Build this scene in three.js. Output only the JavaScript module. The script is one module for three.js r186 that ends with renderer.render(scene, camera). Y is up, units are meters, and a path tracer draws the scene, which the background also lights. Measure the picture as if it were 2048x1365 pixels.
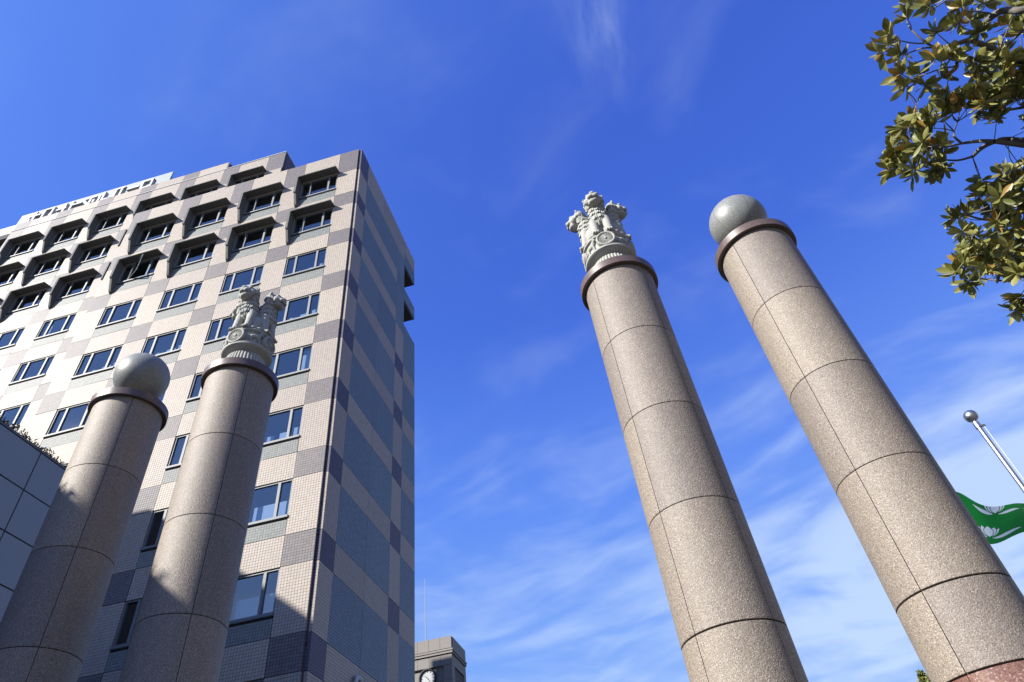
import * as THREE from 'three';
import { mergeGeometries, mergeVertices, toCreasedNormals } from 'three/addons/utils/BufferGeometryUtils.js';
import { MarchingCubes } from 'three/addons/objects/MarchingCubes.js';
import { ImprovedNoise } from 'three/addons/math/ImprovedNoise.js';

// ---------------------------------------------------------------- camera, sky, sun, exposure
const scene = new THREE.Scene();
const camera = new THREE.PerspectiveCamera(54.3, 1024 / 682, 0.1, 2000);
camera.rotation.order = 'YXZ';
camera.position.set(0, 1.6, 0);
camera.rotation.set(0.76649, 0.14701, -0.14306);
const EXPOSURE = 2.3;
const renderer = new THREE.WebGLRenderer({ antialias: true });
renderer.setSize(1024, 682);
renderer.toneMapping = THREE.LinearToneMapping;
renderer.toneMappingExposure = EXPOSURE;
renderer.shadowMap.enabled = true;

const SUN = new THREE.Vector3(-1.13, 0.97, 1).normalize();
const noise = new ImprovedNoise();
function fbm(x, y, z, oct = 5) { let s = 0, a = 0.5; for (let i = 0; i < oct; i++) { s += a * noise.noise(x, y, z); x *= 2.03; y *= 2.03; z *= 2.03; a *= 0.5; } return s; }
const sstep = (a, b, t) => { t = Math.min(1, Math.max(0, (t - a) / (b - a))); return t * t * (3 - 2 * t); };
const lerp = (a, b, t) => a + (b - a) * t;
{ // clear winter sky with thin cirrus, as an equirectangular map
  const W = 3072, H = 1536, data = new Float32Array(W * H * 4);
  const T = [[0, .046, .118, .60], [.134, .050, .130, .64], [.293, .064, .165, .73], [.5, .118, .275, .91], [.66, .19, .385, .96], [.83, .31, .52, 1.0], [1, .48, .66, .98]];
  for (let j = 0; j < H; j++) {
    const el = ((j + 0.5) / H - 0.5) * Math.PI, y = Math.sin(el), ce = Math.cos(el);
    for (let i = 0; i < W; i++) {
      const az = ((i + 0.5) / W - 0.5) * 2 * Math.PI, x = ce * Math.cos(az), z = ce * Math.sin(az);
      const t = 1 - Math.max(0, y);
      let k = 1; while (k < T.length - 1 && T[k][0] < t) k++;
      const f = Math.min(1, (t - T[k - 1][0]) / (T[k][0] - T[k - 1][0]));
      let r = lerp(T[k - 1][1], T[k][1], f), g = lerp(T[k - 1][2], T[k][2], f), b = lerp(T[k - 1][3], T[k][3], f);
      const cg = Math.max(0, x * SUN.x + y * SUN.y + z * SUN.z), gl = cg * cg;
      r += 0.12 * gl + 0.10 * cg ** 24; g += 0.25 * gl + 0.12 * cg ** 24; b += 0.48 * gl + 0.15 * cg ** 24;
      if (y > 0.02) {
        const px = x / (y + 0.12), pz = z / (y + 0.12);          // a flat cloud layer overhead
        const wx = px + 0.30 * fbm(px * 1.3, pz * 1.3, 3.1, 3), wz = pz + 0.30 * fbm(px * 1.3, pz * 1.3, 8.4, 3);
        const big = fbm(wx * 0.8 + 1.7, wz * 0.8 - 0.4, 1.5, 3);
        const fu = wx * 0.94 + wz * 0.34, fv = wz * 0.94 - wx * 0.34;
        const streak = fbm(fu * 2.3, fv * 8.5, 5.2, 6), puff = fbm(wx * 5.5, wz * 7.5, 2.7, 5);
        const low = sstep(0.74, 0.26, y);
        // heavier bank over the east, thinner elsewhere
        const east = sstep(-0.5, 0.75, x - 0.2 * z - 0.3);
        let c = sstep(-0.20, 0.62, big * 0.75 + streak * 0.62 + puff * 0.55 + 0.29 * low + 0.36 * east * low - 0.14) * (0.25 + 0.75 * low) * (0.4 + 0.6 * east);
        c += 0.20 * low * east * (0.7 + 0.6 * big);                   // thin even veil
        // one loose plume of cirrus high up
        const u = px - 0.117 + 0.035 * fbm(px * 9, pz * 4, 4.4, 4), v = pz + 0.44, pl = Math.exp(-((u / 0.040) ** 2)) * sstep(-0.07, 0.05, v + 0.05 * fbm(px * 20, pz * 5, 6.1, 3)) * sstep(0.6, 0.1, v);
        c = Math.max(c, 0.26 * pl * Math.max(0, 0.5 + 1.25 * fbm(px * 34, pz * 11, 2.2, 5)));
        c = Math.min(0.72, c);
        r = lerp(r, 0.66, c); g = lerp(g, 0.82, c); b = lerp(b, 1.06, c);
      } else if (y <= 0) { r = 0.3; g = 0.32; b = 0.34; }
      const o = (j * W + i) * 4; data[o] = r / EXPOSURE; data[o + 1] = g / EXPOSURE; data[o + 2] = b / EXPOSURE; data[o + 3] = 1;
    }
  }
  const tex = new THREE.DataTexture(data, W, H, THREE.RGBAFormat, THREE.FloatType);
  tex.mapping = THREE.EquirectangularReflectionMapping; tex.magFilter = tex.minFilter = THREE.LinearFilter; tex.needsUpdate = true;
  scene.background = tex; scene.environment = tex;
}
const sun = new THREE.DirectionalLight(new THREE.Color().setRGB(1, 0.95, 0.87), 5);
sun.position.copy(SUN).multiplyScalar(120).add(new THREE.Vector3(-10, 12, -15)); sun.target.position.set(-10, 12, -15);
sun.castShadow = true; sun.shadow.mapSize.set(4096, 4096); sun.shadow.radius = 1;
Object.assign(sun.shadow.camera, { left: -60, right: 60, top: 60, bottom: -60, near: 1, far: 300 });
scene.add(sun, sun.target);

// ---------------------------------------------------------------- helpers
function rng(seed) { let s = seed >>> 0; return () => { s = (s + 0x6D2B79F5) | 0; let t = Math.imul(s ^ (s >>> 15), 1 | s); t = (t + Math.imul(t ^ (t >>> 7), 61 | t)) ^ t; return ((t ^ (t >>> 14)) >>> 0) / 4294967296; }; }
const R = rng(11);
const rr = (a, b) => a + (b - a) * R();
const used = {};
function numbered(n) { const k = used[n] = (used[n] ?? -1) + 1; return k ? n + '_' + String(k).padStart(3, '0') : n; }
function mesh(name, g, m, parent, pos) { const o = new THREE.Mesh(g, m); o.name = name; o.castShadow = o.receiveShadow = true; if (pos) o.position.set(...pos); if (parent) parent.add(o); return o; }
function thing(name, label, category, pos = [0, 0, 0], group) { const o = new THREE.Group(); o.name = numbered(name); o.position.set(...pos); o.userData = { label, category }; if (group) o.userData.group = group; scene.add(o); return o; }
function box(x0, x1, y0, y1, z0, z1) { const g = new THREE.BoxGeometry(x1 - x0, y1 - y0, z1 - z0); g.translate((x0 + x1) / 2, (y0 + y1) / 2, (z0 + z1) / 2); return g; }
function merged(list) { return mergeGeometries(list.map(g => g.index ? g.toNonIndexed() : g)); }
function tube(pts, r0, r1, seg = 6) { // tapered limb along a smooth curve
  const c = new THREE.CatmullRomCurve3(pts.map(p => new THREE.Vector3(...p))), n = Math.max(4, (pts.length - 1) * 5);
  const g = new THREE.TubeGeometry(c, n, 1, seg, false), p = g.attributes.position, q = new THREE.Vector3();
  for (let i = 0; i <= n; i++) { const ctr = c.getPointAt(i / n), r = lerp(r0, r1, i / n); for (let j = 0; j <= seg; j++) { const k = i * (seg + 1) + j; q.fromBufferAttribute(p, k).sub(ctr).multiplyScalar(r).add(ctr); p.setXYZ(k, q.x, q.y, q.z); } }
  return g;
}
function dataTex(n, fn, srgb = true, rep = 1) { // fn(x, y) -> [r, g, b] in 0..1
  const d = new Uint8Array(n * n * 4);
  for (let y = 0; y < n; y++) for (let x = 0; x < n; x++) { const c = fn(x, y), o = (y * n + x) * 4; d[o] = Math.max(0, Math.min(255, c[0] * 255)); d[o + 1] = Math.max(0, Math.min(255, c[1] * 255)); d[o + 2] = Math.max(0, Math.min(255, c[2] * 255)); d[o + 3] = 255; }
  const t = new THREE.DataTexture(d, n, n, THREE.RGBAFormat); t.wrapS = t.wrapT = THREE.RepeatWrapping; t.magFilter = THREE.LinearFilter; t.minFilter = THREE.LinearMipmapLinearFilter; t.generateMipmaps = true;
  if (srgb) t.colorSpace = THREE.SRGBColorSpace; t.repeat.set(rep, rep); t.needsUpdate = true; return t;
}
const toS = v => v <= 0.0031308 ? v * 12.92 : 1.055 * Math.pow(v, 1 / 2.4) - 0.055;
const S3 = c => c.map(v => toS(Math.max(0, v)));
const hash = (x, y, s = 0) => { let h = Math.imul(x | 0, 374761393) ^ Math.imul(y | 0, 668265263) ^ Math.imul(s | 0, 2147483647 - 58); h = Math.imul(h ^ (h >>> 13), 1274126177); return ((h ^ (h >>> 16)) >>> 0) / 4294967296; };
const std = o => new THREE.MeshStandardMaterial(o);
const col = (r, g, b) => new THREE.Color().setRGB(r, g, b);

// ---------------------------------------------------------------- materials
// glazed wall tiles: 32 x 32 tiles to a texture (each tile far below 10 px in view)
function tileMap(base, vary, grout, seed) {
  return dataTex(1024, (x, y) => {
    const tx = x >> 5, ty = y >> 5, fx = x & 31, fy = y & 31;
    if (fx < 3 || fy < 3) return S3(grout.map(v => v * (0.9 + 0.2 * hash(x, y, 3))));
    const h = hash(tx, ty, seed), h2 = hash(tx, ty, seed + 5), k = 1 + vary * (h - 0.5) + 0.035 * (hash(x >> 1, y >> 1, seed + 9) - 0.5);
    return S3([base[0] * k * (1 + 0.03 * (h2 - .5)), base[1] * k, base[2] * k * (1 - 0.06 * (h2 - .5))]);
  });
}
const tileBump = dataTex(512, (x, y) => { const fx = x & 15, fy = y & 15, e = Math.min(fx, fy, 15 - fx, 15 - fy); const v = e < 1 ? 0.1 : e < 2 ? 0.8 : 0.92 + 0.08 * hash(x >> 4, y >> 4, 2); return [v, v, v]; }, false);
const tileMat = (base, vary, grout, seed, rough = 0.48) => new THREE.MeshPhysicalMaterial({ map: tileMap(base, vary, grout, seed), bumpMap: tileBump, bumpScale: 0.004, roughness: rough, specularIntensity: 0.18 });
const M = {};
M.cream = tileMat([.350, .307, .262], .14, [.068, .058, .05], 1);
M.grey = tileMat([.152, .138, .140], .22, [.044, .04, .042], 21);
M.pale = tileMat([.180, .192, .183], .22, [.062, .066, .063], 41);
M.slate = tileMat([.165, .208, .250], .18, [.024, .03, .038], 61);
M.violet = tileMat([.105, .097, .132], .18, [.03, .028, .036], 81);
M.wall = std({ color: col(.10, .095, .095), roughness: .9 });
M.dark = std({ color: col(.035, .035, .038), roughness: .8 });
M.room = std({ color: col(.045, .045, .05), roughness: .95 });
const concreteMap = dataTex(512, (x, y) => { const n = fbm(x / 40, y / 40, 4, 5), s = fbm(x / 9, y / 90, 9, 4), v = .10 * (1 + .45 * n + .35 * s + .12 * (hash(x, y, 1) - .5)); return S3([v * 1.0, v * .99, v * .92]); });
M.concrete = std({ map: concreteMap, bumpMap: concreteMap, bumpScale: .003, roughness: .9 });
M.alu = std({ color: col(.11, .122, .13), roughness: .6, metalness: 0 });
M.glass = new THREE.MeshPhysicalMaterial({ color: col(.55, .66, .80), roughness: .01, transmission: 1, thickness: 0, ior: 2.33 });
M.blind = std({ color: col(.45, .46, .48), roughness: .9 });
M.white = std({ color: col(.34, .35, .36), roughness: .65 });
M.board = std({ color: col(.17, .205, .225), roughness: .7 });
const pave = dataTex(512, (x, y) => { const tx = x >> 6, ty = y >> 6, j = (x & 63) < 2 || (y & 63) < 2; const v = (j ? .07 : .10 * (.9 + .2 * hash(tx, ty, 4))) * (1 + .25 * fbm(x / 30, y / 30, 2, 4) + .1 * (hash(x, y) - .5)); return S3([v, v * .96, v * .9]); }, true, 250);
M.pave = std({ map: pave, roughness: .9 });
// flamed granite: pink-brown ground with pale feldspar and dark mica grains
function granite(base, spread, light, darkk, seed, cell = 5) {
  const n = 1024, pts = [];
  const gx = Math.ceil(n / cell);
  for (let j = 0; j < gx; j++) for (let i = 0; i < gx; i++) pts.push([(i + hash(i, j, seed)) * cell, (j + hash(i, j, seed + 1)) * cell, hash(i, j, seed + 2)]);
  return dataTex(n, (x, y) => {
    const ci = Math.floor(x / cell), cj = Math.floor(y / cell); let bd = 1e9, bh = 0;
    for (let b = -1; b <= 1; b++) for (let a = -1; a <= 1; a++) { const q = pts[((cj + b + gx) % gx) * gx + ((ci + a + gx) % gx)]; let dx = Math.abs(q[0] - x), dy = Math.abs(q[1] - y); if (dx > n / 2) dx = n - dx; if (dy > n / 2) dy = n - dy; const d = dx * dx + dy * dy; if (d < bd) { bd = d; bh = q[2]; } }
    const w = 1 + .12 * fbm(x / 120, y / 120, seed * .37, 3) + .12 * fbm(x / 40, y / 260, seed * .7, 3);
    let c = base.map((v, k) => v * (1 + spread * (bh - .5) * (k === 0 ? .8 : 1)) * w);
    if (bh > .93) c = c.map((v, k) => lerp(v, light[k], .75)); else if (bh < .10) c = c.map((v, k) => lerp(v, darkk[k], .7));
    return S3(c);
  });
}
const graniteMap = granite([.182, .152, .122], .62, [.34, .31, .27], [.075, .058, .048], 3, 5);
const graniteBump = dataTex(512, (x, y) => { const v = .5 + .5 * fbm(x / 5, y / 5, 1.3, 3) + .25 * (hash(x >> 1, y >> 1, 7) - .5); return [v, v, v]; }, false);
M.granite = std({ map: graniteMap, bumpMap: graniteBump, bumpScale: .005, roughness: .64 });
M.joint = std({ color: col(.05, .043, .038), roughness: .9 });
M.collar = std({ map: granite([.088, .060, .048], .5, [.16, .12, .10], [.04, .03, .03], 13, 6), roughness: .38 });
M.red = std({ map: granite([.15, .08, .06], .9, [.30, .22, .2], [.12, .06, .05], 23, 9), roughness: .3 });
M.ball = std({ map: granite([.160, .166, .155], .5, [.30, .32, .30], [.11, .12, .11], 33, 6), roughness: .45 });
const stoneMap = dataTex(512, (x, y) => { const v = 1 + .22 * fbm(x / 60, y / 60, 6, 5) + .14 * (hash(x, y, 5) - .5), g = Math.max(0, fbm(x / 50 + 9, y / 34, 2, 4)) * .8; return S3([.285 * v * (1 - .40 * g), .285 * v * (1 - .34 * g), .257 * v * (1 - .48 * g)]); });
M.stone = std({ map: stoneMap, roughness: .85 });
M.steel = std({ color: col(.42, .42, .43), roughness: .34, metalness: 1 });
M.bark = std({ map: dataTex(256, (x, y) => { const v = .10 * (1 + .6 * fbm(x / 14, y / 40, 3, 4) + .2 * (hash(x, y) - .5)); return S3([v * 1.05, v * .95, v * .82]); }), roughness: .9 });
// slight differences from panel to panel and block to block
const shades = (m, list) => list.map(k => { const c = m.clone(); c.color = col(k, k, k * (1 + (1 - k) * .3)); return c; });
const V = {}; for (const k of ['cream', 'grey', 'pale', 'slate', 'violet']) V[k] = shades(M[k], [.93, 1, 1.05, .97]);
V.granite = shades(M.granite, [.87, 1, 1.07, .94]); V.red = shades(M.red, [.9, 1.05]);
M.rod = std({ color: col(.20, .20, .21), roughness: .5, metalness: .4 });
// ---------------------------------------------------------------- ground
{ const g = new THREE.PlaneGeometry(1200, 1200); g.rotateX(-Math.PI / 2); const o = mesh('ground', g, M.pave, scene); o.userData = { kind: 'structure', label: 'stone paved ground', category: 'ground' }; }

// ---------------------------------------------------------------- the tiled hotel
// local axes: x along the sunlit front (0 = right edge of the first window bay), y from the head of the third window row, z out of the front
const OX = -10.683, OY = 27.53, OZ = -17.374, P = 3.2, SET = 1.95;
const hotel = thing('hotel_building', 'tall hotel clad in cream and grey tile panels with rows of hooded windows', 'building', [OX, 0, OZ]);
{
  const Y = y => OY + y, JG = 0.014, TH = 0.1;
  const cache = new Map();
  function panelGeo(w, h, v) {
    const key = w.toFixed(3) + '|' + h.toFixed(3) + '|' + v; if (cache.has(key)) return cache.get(key);
    const g = new THREE.BoxGeometry(w - JG, h - JG, TH), uv = g.attributes.uv, nu = Math.max(1, Math.round(w / .097)), nv = Math.max(1, Math.round(h / .097));
    const ou = [0, 11, 19][v], ov = [0, 7, 23][v];
    for (let i = 0; i < uv.count; i++) uv.setXY(i, (ou + uv.getX(i) * nu) / 32 + .001, (ov + uv.getY(i) * nv) / 32 + .001);
    cache.set(key, g); return g;
  }
  const NAMES = { cream: 'cream_tile_panel', grey: 'grey_tile_panel', pale: 'pale_tile_panel', slate: 'slate_tile_panel', violet: 'violet_tile_panel' };
  function panel(kind, x0, x1, y0, y1, z) { // on a wall that faces +z
    const o = mesh(NAMES[kind], panelGeo(x1 - x0, y1 - y0, Math.floor(R() * 3)), V[kind][Math.floor(R() * 4)], hotel, [(x0 + x1) / 2, Y((y0 + y1) / 2), z - TH / 2 + rr(-.002, .002)]);
    o.rotation.x = rr(-1, 1) * .006; o.rotation.y = rr(-1, 1) * .006; return o;
  }
  function panelR(kind, x, z0, z1, y0, y1) { // on a wall that faces +x; z0 > z1
    const o = mesh(NAMES[kind], panelGeo(z0 - z1, y1 - y0, Math.floor(R() * 3)), V[kind][Math.floor(R() * 4)], hotel, [x - TH / 2 + rr(-.002, .002), Y((y0 + y1) / 2), (z0 + z1) / 2]);
    o.rotation.y = Math.PI / 2; return o;
  }
  // window: 2.06 wide, 1.44 high, hung from its head (0) and right jamb (0)
  const WW = 2.06, WH = 1.40, F = .055, MUL = [.50, 1.56];
  const frameGeo = (() => { const b = [box(-WW, 0, -F, 0, -.13, -.035), box(-WW, 0, -WH, -WH + F, -.13, -.035), box(-WW, -WW + F, -WH + F, -F, -.13, -.035), box(-F, 0, -WH + F, -F, -.13, -.035)];
    for (const m of MUL) b.push(box(-m - .05, -m + .05, -WH + F, -F, -.128, -.03)); return merged(b); })();
  const paneX = [[-MUL[0] + .05, -F], [-MUL[1] + .05, -MUL[0] - .05], [-WW + F, -MUL[1] - .05]];
  const paneGeo = paneX.map(([a, b]) => { const g = new THREE.PlaneGeometry(b - a, WH - 2 * F); g.translate((a + b) / 2, -WH / 2, -.085); return g; });
  const sillGeo = merged([box(-WW - .01, .01, -WH - .085, -WH - .002, -.13, .05), box(-WW - .01, .01, -WH - .10, -WH - .087, -.13, .03)]);
  const gapGeo = box(-WW + .01, -.01, -WH - .16, -WH - .102, -.13, -.045);  // recess under the sill, filled with a dark strip for its shade
  const blindGeo = [box(-1.02, -.60, -WH + .08, -.82, -.34, -.33), box(-1.52, -1.24, -WH + .08, -.86, -.34, -.33), box(-.47, -.06, -WH + .08, -.72, -.34, -.33)];
  const drapes = [box(-.62, -.05, -WH + .05, -.05, -.30, -.27), box(-WW + .05, -1.62, -WH + .05, -.05, -.30, -.27)];
  const tallBlind = [box(-1.5, -.02, -WH + .04, -.62, -.34, -.33)];
  function windowUnit(x, y, z, open, bl) {
    const w = new THREE.Group(); w.name = 'window'; w.position.set(x, Y(y), z); hotel.add(w);
    mesh('window_frame', frameGeo, M.alu, w);
    paneGeo.forEach((g, i) => {
      if (open && i === 1) return;
      const p = mesh('pane', g, M.glass, w); p.rotation.y = rr(-1, 1) * .004; });
    mesh('sill', sillGeo, M.alu, w); mesh('sill_shade_strip', gapGeo, M.dark, w);
    if (bl === 1) blindGeo.forEach(g => mesh('blind', g, M.blind, w));
    if (bl === 2) tallBlind.forEach(g => mesh('blind', g, M.blind, w));
    if (bl === 3) drapes.forEach(g => mesh('curtain', g, M.blind, w));
    if (bl === 4) mesh('curtain', drapes[1], M.blind, w);
    if (open) { // outward swung casement, hinged on the left
      const s = new THREE.Group(); s.name = 'open_casement'; s.position.set(-MUL[1] + .05, 0, -.03); s.rotation.y = -.5; w.add(s);
      const L = MUL[1] - MUL[0] - .1;
      mesh('casement_frame', merged([box(0, L, -WH + F, -WH + F + .04, -.02, .02), box(0, L, -F - .04, -F, -.02, .02), box(0, .04, -WH + F + .04, -F - .04, -.02, .02), box(L - .04, L, -WH + F + .04, -F - .04, -.02, .02)]), M.alu, s);
      const pg = new THREE.PlaneGeometry(L - .08, WH - 2 * F - .08); pg.translate(L / 2, -WH / 2, 0); mesh('pane', pg, M.glass, s);
    }
  }
  // concrete hood: sloping slab over the head with one deep fin on the left
  const hoodGeo = (() => {
    const slab = new THREE.Shape([[0, .20], [.42, .115], [.445, .09], [.445, .045], [.40, .035], [0, .10]].map(p => new THREE.Vector2(...p)));
    const g1 = new THREE.ExtrudeGeometry(slab, { depth: WW + .10, bevelEnabled: true, bevelSize: .006, bevelThickness: .006, bevelSegments: 1 }); g1.rotateY(-Math.PI / 2); g1.translate(.06, 0, 0);
    const fin = new THREE.Shape([[0, .195], [.42, .11], [.445, .085], [.43, -1.28], [.40, -1.34], [.36, -1.34], [.345, -1.40], [.15, -2.02], [.11, -2.10], [0, -2.20]].map(p => new THREE.Vector2(...p)));
    const g2 = new THREE.ExtrudeGeometry(fin, { depth: .12, bevelEnabled: true, bevelSize: .006, bevelThickness: .006, bevelSegments: 1 }); g2.rotateY(-Math.PI / 2); g2.translate(-WW - .04 + .012, 0, 0);
    const g = merged([g1, g2]); const uv = g.attributes.uv; for (let i = 0; i < uv.count; i++) uv.setXY(i, uv.getX(i) * .7, uv.getY(i) * .7); return g; })();
  function hood(x, y, z) { const o = mesh('window_hood', hoodGeo, M.concrete, hotel, [x, Y(y), z]); return o; }

  // one bay of the front: window column plus the pier on its right
  const walls = [];
  function storey(k, r, z, hooded, opt = {}) {
    const x = -P * k, y = P * r, pr = opt.pier ?? P - WW;
    windowUnit(x, y, z, opt.open, opt.blind ?? 0);
    if (hooded) hood(x, y, z);
    panel('pale', x - WW, x, y - 2.13, y - WH - .16, z); panel('cream', x - WW, x, y - P, y - 2.13, z);
    panel('cream', x, x + pr, y - 2.13, y, z); panel('grey', x, x + pr, y - P, y - 2.13, z);
    walls.push(box(x - WW, x, Y(y - P), Y(y - WH - .16), z - 1.3, z - TH - .005), box(x, x + pr, Y(y - P), Y(y), z - 1.3, z - TH - .005));
  }
  const XR = 1.24, PIER = 1.085;
  for (let k = 0; k < 4; k++) for (let r = 2; r >= -8; r--)
    storey(k, r, 0, r >= 1, { pier: k === 0 ? PIER : undefined, open: k === 3 && r === 1, blind: r >= 1 ? 0 : r <= -4 ? 2 : [1, 1, 1, 3, 1, 4, 0][Math.floor(R() * 7)] });
  const XL = -12.74; // left end of the projecting front
  for (let r = 2; r >= -8; r--) { panel('cream', XL, -11.66, P * r - 2.13, P * r, 0); panel('grey', XL, -11.66, P * r - P, P * r - 2.13, 0); walls.push(box(XL, -11.66, Y(P * r - P), Y(P * r), -1.3, -TH - .005)); }
  // parapet zone of the projecting front
  for (let k = 0; k < 4; k++) { panel('cream', -P * k - WW, -P * k, 6.4, 8.45, 0); panel('grey', -P * k, -P * k + (k ? P - WW : PIER), 6.4, 8.45, 0); }
  panel('grey', XL, -11.66, 6.4, 8.45, 0);
  walls.push(box(XL, PIER, Y(6.4), Y(8.40), -1.3, -TH - .005));
  // wing set back behind it, one storey group taller
  const ZB = -SET;
  for (let k = 2; k < 8; k++) for (let r = 4; r >= -8; r--) { if (r < 4 && k < 5) continue; storey(k, r, ZB, r >= 2, { blind: r >= 2 ? 0 : r <= -3 ? 2 : [1, 1, 3, 1, 4, 0][Math.floor(R() * 6)] }); }
  for (let r = 4; r >= -8; r--) { panel('cream', -25.6, -24.46, P * r - 2.13, P * r, ZB); panel('grey', -25.6, -24.46, P * r - P, P * r - 2.13, ZB); walls.push(box(-25.6, -24.46, Y(P * r - P), Y(P * r), ZB - 1.3, ZB - TH - .005)); }
  walls.push(box(-14.86, -5.2, Y(-27.5), Y(9.6), ZB - 1.3, ZB - TH - .005));
  panel('cream', -14.86, -12.8, 7.4, 9.6, ZB); panel('grey', -12.8, -11.66, 7.4, 9.6, ZB);
  for (let k = 2; k < 8; k++) { panel('cream', -P * k - WW, -P * k, 12.8, 14.72, ZB); if (k > 2) panel('grey', -P * k, -P * k + P - WW, 12.8, 14.72, ZB); }
  panel('grey', -6.4, -5.2, 12.8, 14.72, ZB); panel('grey', -25.6, -24.46, 12.8, 14.72, ZB);
  walls.push(box(-25.6, -5.22, Y(12.8), Y(14.70), ZB - 1.3, ZB - TH - .005));
  mesh('coping', box(-25.62, -5.18, Y(14.722), Y(14.765), ZB - 1.3, ZB + .03), M.blind, hotel);
  // right end of that wing
  for (let i = 0; i < 4; i++) panelR(i === 0 ? 'violet' : 'cream', -5.18, ZB - .16 - i * 1.9, ZB - .16 - (i + 1) * 1.9, 9.0, 14.6);
  walls.push(box(-25.6, -5.3, Y(8.3), Y(14.6), -9.9, ZB - 1.31));
  // upper roof wall
  const ZC = ZB - .09, XT = -9.5;
  for (let k = 3; k < 11; k++) { panel('cream', -P * k - WW, -P * k, 14.77, 15.78, ZC); panel('grey', -P * k, Math.min(XT, -P * k + P - WW), 14.77, 15.78, ZC); }
  walls.push(box(-36, XT - .03, Y(14.77), Y(15.75), ZC - 2.6, ZC - TH - .005));
  panelR('violet', XT + .01, ZC - .16, ZC - 1.6, 14.77, 15.76);
  // recessed part beyond the last pier
  walls.push(box(-36, -25.7, Y(-27.5), Y(14.2), ZB - 4, ZB - 2.2), box(-36, -25.62, Y(14.3), Y(14.76), ZB - 3, ZB - .1));
  for (let r = 4; r >= -8; r--) { panel('cream', -30.5, -25.7, P * r - 2.13, P * r, ZB - 2.08); panel('pale', -30.5, -25.7, P * r - P, P * r - 2.13, ZB - 2.08); }
  mesh('concrete_wall', merged(walls), M.room, hotel);
  mesh('building_core', merged([box(XL, XR - .14, Y(-27.5), Y(8.38), -6.6, -1.32), box(XL, XR - .14, Y(-27.5), Y(.86), -8.42, -6.62), box(-25.6, XL - .01, Y(-27.5), Y(14.6), -9.9, ZB - 1.32)]), M.room, hotel);
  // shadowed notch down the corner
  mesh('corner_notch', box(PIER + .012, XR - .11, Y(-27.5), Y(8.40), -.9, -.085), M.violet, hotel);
  // shaded right-hand face
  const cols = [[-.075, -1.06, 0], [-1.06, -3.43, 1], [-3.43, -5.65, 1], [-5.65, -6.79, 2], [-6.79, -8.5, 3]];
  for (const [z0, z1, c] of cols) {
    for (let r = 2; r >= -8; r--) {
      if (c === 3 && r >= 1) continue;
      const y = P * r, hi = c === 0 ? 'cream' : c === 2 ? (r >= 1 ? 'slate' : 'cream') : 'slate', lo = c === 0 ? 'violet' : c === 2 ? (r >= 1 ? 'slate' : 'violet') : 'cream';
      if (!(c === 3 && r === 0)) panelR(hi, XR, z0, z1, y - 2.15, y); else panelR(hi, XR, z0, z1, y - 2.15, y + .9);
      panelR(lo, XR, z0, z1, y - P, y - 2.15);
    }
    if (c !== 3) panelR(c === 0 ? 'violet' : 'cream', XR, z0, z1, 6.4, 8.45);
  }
  // two open loggias at the back corner: beams only
  panelR('cream', XR, -6.79, -8.5, 7.2, 8.45); panelR('slate', XR, -6.79, -8.5, 6.05, 7.2); panelR('slate', XR, -6.79, -8.5, 2.93, 3.92);
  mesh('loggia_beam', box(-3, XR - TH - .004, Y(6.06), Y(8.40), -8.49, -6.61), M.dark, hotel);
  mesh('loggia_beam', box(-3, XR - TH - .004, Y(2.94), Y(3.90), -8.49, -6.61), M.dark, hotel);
  // thin dark vertical strips where the wing meets the projecting front
  for (const [y0, y1] of [[5.4, 6.85], [2.55, 3.95]]) mesh('dark_strip', box(XL - .10, XL - .012, Y(y0), Y(y1), -.22, .05), M.dark, hotel);
  // rooftop sign
  const ZS = ZB - 1.0;
  const sg = new THREE.Group(); sg.name = 'rooftop_sign'; hotel.add(sg);
  mesh('sign_board', box(-27.5, -15.15, Y(15.9), Y(18.85), ZS - .08, ZS), M.board, sg);
  for (let i = 0; i < 8; i++) mesh('sign_post', box(-27 + i * 1.65, -26.92 + i * 1.65, Y(15.76), Y(18.7), ZS - .3, ZS - .1), M.alu, sg);
  const L = [ // strokes of the raised white characters: [x0, x1, y0, y1] in metres from the sign's left and foot
    [[0, .9, .55, .72], [.36, .54, .0, 1.1], [.05, .2, 0, .3]], [[0, .16, 0, 1.1], [0, .85, .95, 1.1], [.7, .86, 0, 1.1]], [[0, .8, .4, .55], [.55, .72, 0, 1.1]], [[0, .16, 0, 1.1], [.1, .9, .5, .65]],
    [[0, .9, .75, .9], [.4, .56, 0, .75], [.7, .86, .1, .5]], [[0, .16, 0, .8], [.3, .46, .0, 1.1], [.3, .9, 0, .14]], [[0, .9, .9, 1.05], [.12, .28, 0, .9], [.6, .76, 0, .9]], [[0, 1.0, .42, .58]], [[.0, .16, 0, 1.0], [.0, .9, .85, 1.0], [.74, .9, 0, 1.0], [0, .9, 0, .15]]];
  L.forEach((st, i) => { const g = merged(st.map(([a, b, c, d], j) => box(a, b, c, d, 0, .26 + .002 * j))); mesh('sign_character', g, M.white, sg, [-25.9 + i * 1.12, Y(16.75), ZS + .18]); });
  // white raised character low on the shaded face
  { const cv = new THREE.CatmullRomCurve3([[0, -.06, .30], [0, .22, .20], [0, .30, 0], [0, .12, -.22], [0, -.35, -.28], [0, -.8, -.1], [0, -1.0, .2]].map(p => new THREE.Vector3(...p)));
    const g = new THREE.TubeGeometry(cv, 40, .085, 8); g.scale(.7, 1, 1); mesh('wall_sign_character', g, M.white, hotel, [XR + .11, Y(-18.84), -3.2]); }
}

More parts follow.
